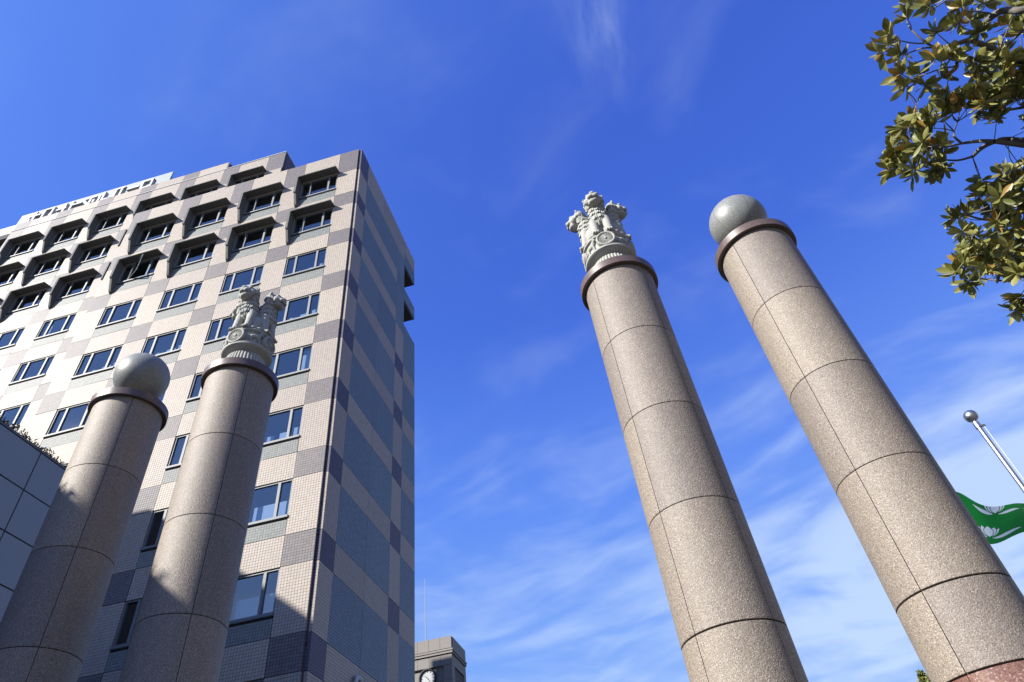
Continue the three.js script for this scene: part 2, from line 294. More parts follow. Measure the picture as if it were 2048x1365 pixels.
// ---------------------------------------------------------------- the four granite pillars
function segGeo(r0, r1, h, gap, n = 14) { // a quarter ring of stone, standing on y = 0
  const a0 = gap / r1, a1 = Math.PI / 2 - gap / r1, b = .003;
  const pos = [], uv = [], idx = [];
  const ring = [[r0, 0], [r1 - b, 0], [r1, b], [r1, h - b], [r1 - b, h], [r0, h]];
  for (let i = 0; i <= n; i++) { const a = lerp(a0, a1, i / n); for (const [r, y] of ring) { pos.push(r * Math.sin(a), y, r * Math.cos(a)); uv.push(a * r1 / 1.3, (y + (r1 - r)) / 1.3); } }
  const m = ring.length; for (let i = 0; i < n; i++) for (let j = 0; j < m - 1; j++) { const p = i * m + j, q = p + m; idx.push(p, q, p + 1, q, q + 1, p + 1); }
  for (const i of [0, n]) for (let j = 1; j < m - 1; j++) { const p = i * m; idx.push(...(i ? [p, p + j + 1, p + j] : [p, p + j, p + j + 1])); }
  const g = new THREE.BufferGeometry(); g.setAttribute('position', new THREE.Float32BufferAttribute(pos, 3)); g.setAttribute('uv', new THREE.Float32BufferAttribute(uv, 2)); g.setIndex(idx);
  const gg = g.toNonIndexed(); gg.computeVertexNormals();
  const nn = gg.attributes.normal, pp = gg.attributes.position; // smooth round the shaft, crisp at the arrises
  for (let i = 0; i < pp.count; i++) { const r = Math.hypot(pp.getX(i), pp.getZ(i)), hn = Math.hypot(nn.getX(i), nn.getZ(i)), dot = (nn.getX(i) * pp.getX(i) + nn.getZ(i) * pp.getZ(i)) / (r * hn + 1e-9); if (hn > .95 && Math.abs(dot) > .9 && r > r1 - .001) nn.setXYZ(i, pp.getX(i) / r, 0, pp.getZ(i) / r); }
  return gg;
}
const COURSE = 1.245, TOP = 8.69, RAD = .5;
const segFull = segGeo(.44, RAD, COURSE - .008, .004), segLow = segGeo(.44, RAD, .672, .004), segRed = segGeo(.44, RAD + .001, 1.49, .003);
const collarRaw = new THREE.LatheGeometry([[.02, TOP - .02], [.47, TOP - .02], [.475, TOP - .012], [.556, TOP - .012], [.563, TOP - .005], [.563, TOP + .118], [.556, TOP + .125], [.02, TOP + .125]].map(p => new THREE.Vector2(...p)), 96);
{ const u = collarRaw.attributes.uv; for (let i = 0; i < u.count; i++) u.setXY(i, u.getX(i) * 3.2, u.getY(i) * .9); }
const collarGeo = toCreasedNormals(collarRaw, .45);
function pillar(x, z, label) {
  const t = thing('granite_pillar', label, 'pillar', [x, 0, z], 'four granite pillars in a row');
  mesh('joint_core', new THREE.CylinderGeometry(.478, .478, TOP, 48).translate(0, TOP / 2, 0), M.joint, t);
  for (let q = 0; q < 4; q++) {
    for (let i = 0; i < 4; i++) { const s = mesh('stone_block', segFull, V.granite[Math.floor(R() * 4)], t, [0, TOP - COURSE * (i + 1) + .008, 0]); s.rotation.y = Math.PI / 4 + q * Math.PI / 2; }
    const l = mesh('stone_block', segLow, V.granite[Math.floor(R() * 4)], t, [0, 3.03, 0]); l.rotation.y = Math.PI / 4 + q * Math.PI / 2;
    for (let i = 0; i < 2; i++) { const r = mesh('red_stone_block', segRed, V.red[Math.floor(R() * 2)], t, [0, .02 + i * 1.504, 0]); r.rotation.y = Math.PI / 4 + q * Math.PI / 2; }
  }
  mesh('collar', collarGeo, M.collar, t);
  return t;
}
function uvWorld(g, k) { const p = g.attributes.position, n = g.attributes.normal, a = []; for (let i = 0; i < p.count; i++) { const X = Math.abs(n.getX(i)), Yy = Math.abs(n.getY(i)), Z = Math.abs(n.getZ(i)); if (Yy > X && Yy > Z) a.push(p.getX(i) * k, p.getZ(i) * k); else if (X > Z) a.push(p.getZ(i) * k, p.getY(i) * k); else a.push(p.getX(i) * k, p.getY(i) * k); } g.setAttribute('uv', new THREE.Float32BufferAttribute(a, 2)); return g; }
const ZP = -6.81;
const ballPlinth = new THREE.CylinderGeometry(.16, .2, .30, 32);
function ball(t, seams) {
  mesh('ball_plinth', ballPlinth, M.collar, t, [0, TOP + .26, 0]);
  const b = new THREE.Group(); b.name = 'stone_ball'; b.position.set(0, 9.487, 0); t.add(b);
  if (!seams) { const g = new THREE.SphereGeometry(.42, 64, 48), u = g.attributes.uv; for (let i = 0; i < u.count; i++) u.setXY(i, u.getX(i) * 2, u.getY(i)); mesh('stone', g, M.ball, b); return; }
  mesh('seam_core', new THREE.SphereGeometry(.414, 48, 32), M.joint, b);
  const cut = seams.map(a => a * Math.PI / 180);
  cut.forEach((a, i) => { const e = i + 1 < cut.length ? cut[i + 1] : cut[0] + 2 * Math.PI; const g = new THREE.SphereGeometry(.42, Math.ceil((e - a) * 10), 48, a + .004, e - a - .008), u = g.attributes.uv; for (let k = 0; k < u.count; k++) u.setXY(k, u.getX(k) * (e - a) / Math.PI, u.getY(k)); mesh('stone', g, M.ball, b); });
}
const pA = pillar(-7.27, ZP, 'granite pillar with a round stone ball on top, nearest the low blue-grey annex');
const pB = pillar(-5.345, ZP, 'granite pillar crowned by carved stone lions, in front of the tiled hotel front');
const pC = pillar(.675, ZP, 'granite pillar crowned by carved stone lions, standing clear against open sky');
const pD = pillar(2.665, ZP, 'granite pillar with a round stone ball on top, in front of the green flag');
ball(pA); ball(pD, [215, 285, 395, 465]);

// carved capital: fluted bell, round abacus with wheels and animals, four seated lions back to back
const smin = (a, b, k) => { const h = Math.max(k - Math.abs(a - b), 0) / k; return Math.min(a, b) - h * h * k * .25; };
const ell = (x, y, z, cx, cy, cz, a, b, c) => { const dx = (x - cx) / a, dy = (y - cy) / b, dz = (z - cz) / c, k0 = Math.sqrt(dx * dx + dy * dy + dz * dz), k1 = Math.sqrt((dx / a) ** 2 + (dy / b) ** 2 + (dz / c) ** 2); return k1 < 1e-6 ? -Math.min(a, b, c) : k0 * (k0 - 1) / k1; };
const cap = (x, y, z, ax, ay, az, bx, by, bz, r0, r1) => { const vx = bx - ax, vy = by - ay, vz = bz - az, t = Math.max(0, Math.min(1, ((x - ax) * vx + (y - ay) * vy + (z - az) * vz) / (vx * vx + vy * vy + vz * vz))); return Math.hypot(x - ax - vx * t, y - ay - vy * t, z - az - vz * t) - lerp(r0, r1, t); };
function lionSdf(x, y, z) {
  const s = Math.abs(x);
  let body = ell(x, y, z, 0, .27, .05, .215, .35, .185);
  body = smin(body, ell(x, y, z, 0, .48, .17, .160, .20, .14), .09);
  body = smin(body, ell(s, y, z, .190, .20, .14, .105, .22, .15), .04);          // thighs
  body = smin(body, ell(s, y, z, .215, .040, .26, .055, .045, .09), .03);        // hind paws
  body = smin(body, cap(s, y, z, .112, .42, .275, .115, .09, .340, .080, .060), .02); // forelegs
  body = smin(body, ell(s, y, z, .115, .040, .370, .066, .042, .072), .02);
  for (let i = -1; i <= 1; i++) body = smin(body, ell(s, y, z, .115 + i * .040, .028, .425, .021, .028, .028), .01); // toes
  // mane: a heavy bib of locks up the neck, then a ruff round the head
  let mane = cap(x, y, z, 0, .48, .185, 0, .72, .235, .185, .155);
  mane = smin(mane, ell(x, y, z, 0, .50, .285, .145, .16, .095), .06);
  mane = smin(mane, ell(x, y, z, 0, .885, .295, .188, .190, .130), .03);
  if (Math.abs(mane) < .08) { // overlapping pointed locks, row above row
    const a = Math.atan2(x, z - .02), warp = y + .012 * Math.sin(a * 5 + y * 9), row = warp * 9.5, ri = Math.floor(row), fr = row - ri;
    let cxx = a * 3.4 + (ri % 2) * .5 + .25 * Math.sin(ri * 2.3); cxx = 2 * (cxx - Math.floor(cxx)) - 1;
    mane -= (.034 * (1 - fr) * (1 - Math.abs(cxx) ** 1.6) + .006 * Math.cos(cxx * 9) - .016) * sstep(1.0, .86, y);
  }
  let d = smin(body, mane, .02);
  // head
  let h = ell(x, y, z, 0, .885, .385, .135, .140, .115);
  h = smin(h, ell(x, y, z, 0, .865, .475, .092, .066, .080), .045);
  h = smin(h, ell(s, y, z, .044, .840, .518, .052, .044, .044), .018);           // whisker pads
  h = smin(h, ell(x, y, z, 0, .898, .548, .046, .030, .024), .012);              // nose
  h = smin(h, cap(x, y, z, 0, .962, .455, 0, .912, .535, .038, .026), .018);     // bridge
  h = smin(h, ell(s, y, z, .066, .955, .452, .050, .026, .034), .022);           // brows
  h = smin(h, ell(s, y, z, .110, .835, .425, .050, .060, .05), .03);             // cheeks
  h = smin(h, ell(x, y, z, 0, .762, .440, .092, .045, .085), .045);               // jaw
  h = Math.max(h, -ell(x, y, z, 0, .796, .530, .080, .016, .075));               // open mouth
  h = Math.max(h, -(Math.hypot(s - .068, y - .925, z - .495) - .026));           // eye sockets
  h = smin(h, Math.hypot(s - .068, y - .922, z - .474) - .021, .004);
  d = smin(d, h, .016);
  const ear = Math.max(ell(s, y, z, .150, .985, .335, .036, .040, .028), -ell(s, y, z, .154, .985, .362, .020, .024, .022));
  d = smin(d, ear, .015);
  d += .003 * noise.noise(x * 38, y * 38, z * 38);
  return Math.max(d, -y);
}
function iso(sdf, c, half, res) {
  const mc = new MarchingCubes(res, M.stone, false, false, 400000); mc.isolation = 0; const f = mc.field, hs = res / 2;
  let o = 0; for (let k = 0; k < res; k++) for (let j = 0; j < res; j++) for (let i = 0; i < res; i++) f[o++] = -sdf(c[0] + (i - hs) / hs * half, c[1] + (j - hs) / hs * half, c[2] + (k - hs) / hs * half);
  mc.update();
  let g = new THREE.BufferGeometry(); const n = mc.count ?? mc.geometry.drawRange.count;
  const p = new Float32Array(n * 3); for (let i = 0; i < n * 3; i++) p[i] = mc.positionArray[i];
  g.setAttribute('position', new THREE.BufferAttribute(p, 3)); g = mergeVertices(g, 1e-5); g.scale(half, half, half); g.translate(...c); g.computeVertexNormals(); return g;
}
const lionGeo = uvWorld(iso(lionSdf, [0, .57, .20], .62, 124), .9);
const bellGeo = (() => { const N = 40 * 8, prof = [[.385, 0], [.40, .05], [.405, .12], [.395, .22], [.375, .31], [.36, .36], [.345, .385], [.30, .40]], pos = [], uv = [], idx = [];
  for (let i = 0; i <= N; i++) { const a = i / N * 2 * Math.PI, fl = Math.sqrt(Math.abs(Math.sin(a * 20))); prof.forEach(([r, y], j) => { const q = r - .022 + .026 * fl * (j > 5 ? (j === 6 ? .7 : 0) : 1); pos.push(q * Math.sin(a), y, q * Math.cos(a)); uv.push(a * .5, y); }); }
  const m = prof.length; for (let i = 0; i < N; i++) for (let j = 0; j < m - 1; j++) { const p = i * m + j, q = p + m; idx.push(p, q, p + 1, q, q + 1, p + 1); }
  const g = new THREE.BufferGeometry(); g.setAttribute('position', new THREE.Float32BufferAttribute(pos, 3)); g.setAttribute('uv', new THREE.Float32BufferAttribute(uv, 2)); g.setIndex(idx); g.computeVertexNormals(); return g; })();
const abacusGeo = toCreasedNormals(new THREE.LatheGeometry([[.28, .37], [.33, .385], [.36, .41], [.43, .43], [.465, .455], [.468, .485], [.452, .50], [.415, .505], [.410, .73], [.435, .74], [.452, .75], [.455, .775], [.445, .79], [.02, .79]].map(p => new THREE.Vector2(...p)), 96), .6);
const wheelGeo = (() => { const l = [new THREE.CylinderGeometry(.148, .148, .05, 40).rotateX(Math.PI / 2), new THREE.TorusGeometry(.130, .019, 8, 40).translate(0, 0, .027), new THREE.SphereGeometry(.028, 16, 10).scale(1, 1, .8).translate(0, 0, .03), new THREE.TorusGeometry(.036, .007, 6, 20).translate(0, 0, .027)];
  for (let i = 0; i < 24; i++) { const b = new THREE.BoxGeometry(.0075, .078, .016).translate(0, .074, .027); b.rotateZ(i * Math.PI / 12); l.push(b); } const g = merged(l.map(q => q.index ? q.toNonIndexed() : q)); return uvWorld(g, .9); })();
const animalGeo = (() => uvWorld(iso((x, y, z) => { // small striding animal in high relief
  const zz = z * 1.0; let d = ell(x, y, zz, 0, .135, 0, .085, .042, .035); d = smin(d, ell(x, y, zz, .075, .155, 0, .04, .05, .032), .03); d = smin(d, cap(x, y, zz, .085, .165, 0, .115, .205, .01, .03, .022), .02); d = smin(d, cap(x, y, zz, .112, .205, .01, .150, .185, .012, .022, .014), .015);
  for (const [lx, fx, o] of [[.075, .10, .012], [.055, .045, -.01], [-.06, -.045, .012], [-.075, -.10, -.01]]) { d = smin(d, cap(x, y, zz, lx, .12, o, (lx + fx) / 2, .06, o, .02, .013), .015); d = smin(d, cap(x, y, zz, (lx + fx) / 2, .06, o, fx, .01, o, .013, .012), .01); }
  d = smin(d, cap(x, y, zz, -.085, .15, 0, -.125, .07, .0, .009, .012), .012); return d; }, [0, .11, 0], .17, 64), .9))();
function capital(t) {
  const c = new THREE.Group(); c.name = 'lion_capital'; c.position.set(0, TOP + .125, 0); c.scale.y = 1.05; t.add(c);
  mesh('fluted_bell', bellGeo, M.stone, c).scale.set(.83, 1, .83); mesh('abacus', abacusGeo, M.stone, c).scale.set(.83, 1, .83);
  for (let q = 0; q < 4; q++) {
    const a = q * Math.PI / 2;
    const w = mesh('wheel', wheelGeo, M.stone, c, [.352 * Math.sin(a), .625, .352 * Math.cos(a)]); w.rotation.y = a;
    const b = a + Math.PI / 4, an = mesh('carved_animal', animalGeo, M.stone, c, [.345 * Math.sin(b), .505, .345 * Math.cos(b)]); an.rotation.y = b; an.scale.set(.85, 1, 1);
    const l = mesh('lion', lionGeo, M.stone, c, [0, .787, 0]); l.rotation.y = a; l.scale.set(.92, .94, .90);
  }
}
capital(pB); capital(pC);
// ---------------------------------------------------------------- low annex on the left with planting on its roof edge
{
  const X = -11.7, T = 10.73, t = thing('annex_building', 'low annex with flat blue-grey wall panels at the far left', 'building', [X, 0, 0]);
  const mp = [0, 1, 2].map(i => std({ color: col(.185 + .006 * i, .215 + .005 * i, .245), roughness: .5 }));
  mesh('annex_core', box(-9, -.06, 0, T - .02, -10.88, 9), M.wall, t);
  const ch = .91, zs = [-10.9, -9.19]; while (zs[zs.length - 1] < 8.6) zs.push(zs[zs.length - 1] + 1.8);
  const cache = {};
  for (let i = 0; i + 1 < zs.length; i++) for (let r = 0; r < 12; r++) {
    const y1 = T - .005 - r * ch, y0 = Math.max(0, y1 - ch), w = zs[i + 1] - zs[i] - .03, h = y1 - y0 - .03; if (h < .05) continue;
    const k = w.toFixed(2) + h.toFixed(2), g = cache[k] ??= new THREE.BoxGeometry(.05, h, w);
    mesh('wall_panel', g, mp[(i * 7 + r * 3) % 3], t, [-.025, (y0 + y1) / 2, (zs[i] + zs[i + 1]) / 2]);
  }
  mesh('roof_edge', box(-.32, .012, T, T + .03, -10.9, 9), M.alu, t);
  // scrubby planting along the edge
  const h = thing('roof_planting', 'scrubby brown-green planting along the roof edge of the low annex', 'plants', [X, T + .03, 0]);
  const leaves = [[], [], []], q = rng(5), v = new THREE.Vector3();
  for (let i = 0; i < 4200; i++) {
    const z = -10.6 + 10 * q(), dens = .5 + .5 * fbm(z * 1.7, 3, 1, 3) * 2; if (q() > dens + .25) continue;
    const hh = (.10 + .26 * q() * Math.max(.25, dens)), x = -.06 - .32 * q() + .06 * q();
    const g = new THREE.PlaneGeometry(.022, .07 + .05 * q()); g.rotateX((q() - .5) * 2.4); g.rotateY(q() * 6.28); g.rotateZ((q() - .5) * 1.6); g.translate(x, hh * (.2 + .8 * q()), z); leaves[Math.floor(q() * 3)].push(g);
  }
  [[.10, .085, .055], [.06, .07, .035], [.17, .14, .09]].forEach((c, i) => { const o = mesh('foliage', mergeGeometries(leaves[i]), std({ color: col(...c), roughness: .8, side: THREE.DoubleSide }), h); o.userData.kind = 'stuff'; });
  const stems = []; for (let i = 0; i < 60; i++) { const z = -10.5 + 10 * i / 60, x = -.2 + .1 * (q() - .5); stems.push(tube([[x, -.02, z], [x + .05 * (q() - .5), .1, z + .05], [x + .1 * (q() - .5), .26, z + .1 * (q() - .5)]], .008, .004, 4)); }
  mesh('stems', mergeGeometries(stems), M.bark, h).userData.kind = 'stuff';
  mesh('planter_trough', box(-.46, -.03, -.028, .05, -10.8, -.3), M.dark, h);
}

// ---------------------------------------------------------------- neighbours outside the frame whose shadows fall into it
{
  const S = [SUN.x / SUN.z, SUN.y / SUN.z, 1]; // per metre of z towards the sun
  // the block whose roof line shades the foot of the hotel front
  const D = 9, c = [OX - 5.43 + S[0] * D, OY - 12.72 + S[1] * D, OZ + D];
  const t = thing('office_building', 'plain neighbouring block left of the annex, beyond the edge of view', 'building', [c[0], 0, c[2]]);
  const sh = new THREE.Shape([[0, 0], [.13 * 7.9, -7.9], [-14, -7.9], [-14, 0]].map(p => new THREE.Vector2(...p)));
  const g = new THREE.ExtrudeGeometry(sh, { depth: c[1], bevelEnabled: false }); g.rotateX(-Math.PI / 2); mesh('wall', g, M.concrete, t);
  mesh('roof_coping', new THREE.ExtrudeGeometry(sh, { depth: .04, bevelEnabled: false }).rotateX(-Math.PI / 2).translate(0, c[1] + .002, 0), M.wall, t);
}

// unseen brick blocks, added to screen the hotel's shaded end wall from horizon sky
{
  const brick = std({ map: dataTex(256, (x, y) => { const row = y >> 3, j = (y & 7) < 1 || ((x + (row & 1) * 8) & 15) < 1; const v = (j ? .10 : .085 * (.8 + .4 * hash((x + (row & 1) * 8) >> 4, row, 3))) * (1 + .2 * fbm(x / 40, y / 40, 3, 3)); return S3([v * 1.25, v * .95, v * .8]); }), roughness: .9 });
  for (const [z0, z1, h, l] of [[-11.5, 4, 27, 'unseen brown brick block added to cut sky light, beyond the tree'], [4.6, 22, 33, 'taller unseen brown brick block added to cut sky light, further behind the viewer']]) {
    const t = thing('added_brick_building', l, 'building', [25, 0, (z0 + z1) / 2]); const hw = (z1 - z0) / 2;
    mesh('wall', uvWorld(box(0, 12, 0, h, -hw, hw).toNonIndexed(), .45), brick, t); mesh('parapet', box(-.12, 12.12, h + .003, h + .5, -hw - .12, hw + .12), M.concrete, t);
    const wg = box(-.08, .02, -.8, .8, -.6, .6), sg = box(-.16, .0, -.92, -.82, -.75, .75);
    for (let y = 3; y < h - 1.5; y += 3.3) for (let z = -hw + 1.7; z < hw - 1; z += 2.6) { const w = new THREE.Group(); w.name = 'window'; w.position.set(0, y, z); t.add(w); mesh('pane', wg, M.dark, w); mesh('sill', sg, M.concrete, w); }
  }
}

// ---------------------------------------------------------------- clock tower behind
{
  const X = -17.6, Z = -57.4, T = 24.25, W = 6.2, DP = 4.15;
  const t = thing('clock_tower', 'stone clock tower with stepped cornice and round white clock, behind the hotel', 'tower', [X, 0, Z]);
  const sm = dataTex(256, (x, y) => { const v = .185 * (1 + .16 * fbm(x / 30, y / 30, 2, 4) + .08 * (hash(x, y) - .5)); return S3([v, v * .93, v * .85]); });
  const st = std({ map: sm, roughness: .8 });
  mesh('shaft', merged([box(-W + .15, -.15, 0, T - 2.2, -DP + .15, -.25)]), M.wall, t);
  // facing stones, courses of two sizes on both visible sides
  const sg = {};
  const stone = (x0, x1, y0, y1, z0, z1) => { const k = [x1 - x0, y1 - y0, z1 - z0].map(v => v.toFixed(2)).join(); const g = sg[k] ??= uvWorld(new THREE.BoxGeometry(x1 - x0 - .02, y1 - y0 - .02, z1 - z0 - .02).toNonIndexed(), .5); mesh('stone_panel', g, st, t, [(x0 + x1) / 2, (y0 + y1) / 2, (z0 + z1) / 2]); };
  for (let i = 0; i < 6; i++) stone(-W + i * W / 6, -W + (i + 1) * W / 6, T - 1.02, T, -.3, .04);
  for (let i = 0; i < 4; i++) stone(-.3, .04, T - 1.02, T, -.3 - (i + 1) * (DP - .3) / 4, -.3 - i * (DP - .3) / 4);
  for (const [i, e] of [[0, .10], [1, .05]]) mesh('cornice_band', merged([box(-W, .04 + e, T - 1.24 - i * .2, T - 1.09 - i * .2, -.3, .04 + e), box(-.3, .04 + e, T - 1.24 - i * .2, T - 1.09 - i * .2, -DP, -.302)]), st, t);
  mesh('cornice_core', box(-W + .1, -.05, T - 2.3, T - .06, -DP + .1, -.05), M.wall, t);
  for (let i = 0; i < 6; i++) stone(-W + i * W / 6, -W + (i + 1) * W / 6, T - 2.36, T - 1.5, -.3, 0);
  for (let i = 0; i < 4; i++) stone(-.3, 0, T - 2.36, T - 1.5, -.3 - (i + 1) * (DP - .3) / 4, -.3 - i * (DP - .3) / 4);
  for (let r = 0; r < 16; r++) { const y1 = T - 2.36 - r * 1.15, y0 = y1 - 1.15;
    stone(-.78, 0, y0, y1, -.3, 0); stone(-W, -W + .78, y0, y1, -.3, 0);                       // corner piers
    for (let i = 0; i < 5; i++) if (!(r >= 0 && r <= 2 && i >= 1 && i <= 3)) stone(-W + .78 + i * .93, -W + .78 + (i + 1) * .93, y0, y1, -.6, -.18);
    else stone(-W + .78 + i * .93, -W + .78 + (i + 1) * .93, y0, y1, -.6, -.19);
    stone(-.3, 0, y0, y1, -.78, -.3); stone(-.3, 0, y0, y1, -DP, -DP + .6);
    for (let i = 0; i < 3; i++) stone(-.6, -.14, y0, y1, -.78 - (i + 1) * (DP - 1.38) / 3, -.78 - i * (DP - 1.38) / 3); }
  const c = new THREE.Group(); c.name = 'clock'; c.position.set(-2.25, T - 3.12, -.17); t.add(c);
  const rim = new THREE.LatheGeometry([[.62, .02], [.63, .14], [.70, .17], [.78, .15], [.80, 0]].map(p => new THREE.Vector2(...p)), 48); rim.rotateX(Math.PI / 2); mesh('clock_rim', rim, M.dark, c);
  mesh('clock_dial', new THREE.CylinderGeometry(.64, .64, .04, 48).rotateX(Math.PI / 2).translate(0, 0, .03), M.white, c);
  for (let i = 0; i < 12; i++) { const m = mesh('hour_mark', new THREE.BoxGeometry(i % 3 ? .035 : .05, .14, .02), M.dark, c, [.53 * Math.sin(i * Math.PI / 6), .53 * Math.cos(i * Math.PI / 6), .062]); m.rotation.z = -i * Math.PI / 6; }
  const hand = (L, w, deg, z) => { const g = new THREE.BoxGeometry(w, L, .015).translate(0, L / 2 - .08, 0); const m = mesh('clock_hand', g, M.dark, c, [0, 0, z]); m.rotation.z = -deg * Math.PI / 180; };
  hand(.42, .05, 312, .075); hand(.58, .035, 145, .09);
  const w = new THREE.Group(); w.name = 'arched_window'; w.position.set(-.12, T - 4.25, -DP / 2 - .1); w.rotation.y = Math.PI / 2; t.add(w);
  const arch = new THREE.Shape(); arch.moveTo(-.42, -1.6); arch.lineTo(.42, -1.6); arch.lineTo(.42, .6); arch.absarc(0, .6, .42, 0, Math.PI); arch.closePath(); const hole = new THREE.Path(); hole.moveTo(-.34, -1.5); hole.lineTo(-.34, .6); hole.absarc(0, .6, .34, Math.PI, 0, true); hole.lineTo(.34, -1.5); hole.closePath(); arch.holes.push(hole);
  mesh('arch_frame', new THREE.ExtrudeGeometry(arch, { depth: .1, bevelEnabled: false }), M.dark, w);
  mesh('pane', new THREE.PlaneGeometry(.68, 2.3).translate(0, -.3, .03), M.glass, w);
  for (let i = 0; i < 5; i++) mesh('glazing_bar', box(-.34, .34, -1.2 + i * .4, -1.16 + i * .4, .035, .07), M.white, w);
  for (let i = -1; i <= 1; i++) mesh('glazing_bar', box(i * .2 - .018, i * .2 + .018, -1.5, .86, .036, .066), M.white, w);
  mesh('lightning_rod', merged([new THREE.CylinderGeometry(.02, .045, 6.4, 8).translate(0, 3.2, 0)]), M.rod, t, [-2.75, T - .1, -1.2]);
  // tall block further west whose edge throws the soft shade over the tower's corner
  const S = [SUN.x / SUN.z, SUN.y / SUN.z], d = 20, p = [X - 1.9 + S[0] * d, T - 1.75 + S[1] * d, Z + d];
  const b = thing('office_building', 'tall plain block hidden behind the hotel', 'building', [p[0], 0, p[2]]);
  mesh('wall', box(0, 14, 0, p[1], 0, 7), M.concrete, b); mesh('roof', box(.02, 13.98, p[1], p[1] + .05, .02, 6.98), M.wall, b);
}

// ---------------------------------------------------------------- flagpole and flag
{
  const px = 7.36, pz = -13.19, H = 7.35, K = 1.25;
  const t = thing('flagpole', 'slim polished steel flagpole with a ball finial', 'flagpole', [px, -.4, pz]); t.scale.setScalar(K);
  mesh('pole', new THREE.CylinderGeometry(.036, .05, H, 24).translate(0, H / 2, 0), M.steel, t);
  mesh('truck', merged([new THREE.CylinderGeometry(.05, .05, .1, 20).translate(0, H + .05, 0), new THREE.CylinderGeometry(.02, .02, .09, 10).rotateZ(Math.PI / 2).translate(.06, H + .03, 0), new THREE.CylinderGeometry(.024, .024, .08, 12).translate(0, H + .12, 0)]), M.steel, t);
  mesh('ball_finial', new THREE.SphereGeometry(.105, 32, 24), M.steel, t, [0, H + .24, 0]);
  mesh('halyard', new THREE.CylinderGeometry(.006, .006, H, 6).translate(.085, H / 2 + .03, .0), M.blind, t);
  mesh('base_plate', new THREE.CylinderGeometry(.18, .2, .06, 24).translate(0, .35, 0), M.steel, t);
  // cloth
  const cv = document.createElement('canvas'); cv.width = 768; cv.height = 512; const k = cv.getContext('2d');
  k.fillStyle = 'rgb(14,136,52)'; k.fillRect(0, 0, 768, 512); k.fillStyle = '#e9efe9'; k.strokeStyle = 'rgb(30,110,60)'; k.lineWidth = 5;
  const petal = (x, y, L, w, a) => { k.save(); k.translate(x, y); k.rotate(a); k.beginPath(); k.moveTo(0, 0); k.quadraticCurveTo(w, -L * .45, 0, -L); k.quadraticCurveTo(-w, -L * .45, 0, 0); k.closePath(); k.fill(); k.stroke(); k.restore(); };
  const lotus = (x, y, s) => { for (const a of [-.62, .62]) petal(x, y, 120 * s, 48 * s, a); for (const a of [-.32, .32]) petal(x, y, 130 * s, 58 * s, a); petal(x, y, 138 * s, 62 * s, 0); petal(x - 10 * s, y + 8 * s, 150 * s, 46 * s, -1.25); petal(x + 10 * s, y + 14 * s, 190 * s, 46 * s, 1.62); petal(x + 215 * s, y + 18 * s, 60 * s, 20 * s, 1.5); };
  lotus(390, 400, 1.15); lotus(450, 85, 1.0);
  const tex = new THREE.CanvasTexture(cv); tex.colorSpace = THREE.SRGBColorSpace;
  const g = new THREE.PlaneGeometry(1.75, 1.0, 70, 30), p = g.attributes.position;
  const fl = thing('flag', 'green flag with a white lotus emblem flying beside the polished flagpole', 'flag', [px, -.4, pz]); fl.scale.setScalar(K);
  for (let i = 0; i < p.count; i++) { // u runs from the free end (0) to the hoist (1)
    const u = p.getX(i) / 1.75 + .5, v = p.getY(i) + .5, w = 1 - u;
    const roll = .15 * w * Math.sin(w * 7.5 + v * 1.6 + .6) + .05 * Math.sin(w * 13 - v * 2.4), yy = .12 + v * (.40 - .05 * Math.sin(w * 5));
    p.setXYZ(i, -.06 - w * 1.52, 5.37 + yy + .30 * w - .16 * w * w + .05 * Math.sin(w * 9 + v), roll + .30 * w + .5 * (v - .5) * Math.sin(w * 2.2 + .3));
  }
  g.computeVertexNormals();
  mesh('cloth', g, new THREE.MeshPhysicalMaterial({ map: tex, side: THREE.DoubleSide, roughness: .85, transmission: .5, thickness: 0 }), fl);
  for (const y of [5.51, 5.86]) mesh('grommet', new THREE.TorusGeometry(.03, .008, 6, 16), M.steel, fl, [-.03, y, 0]);
}

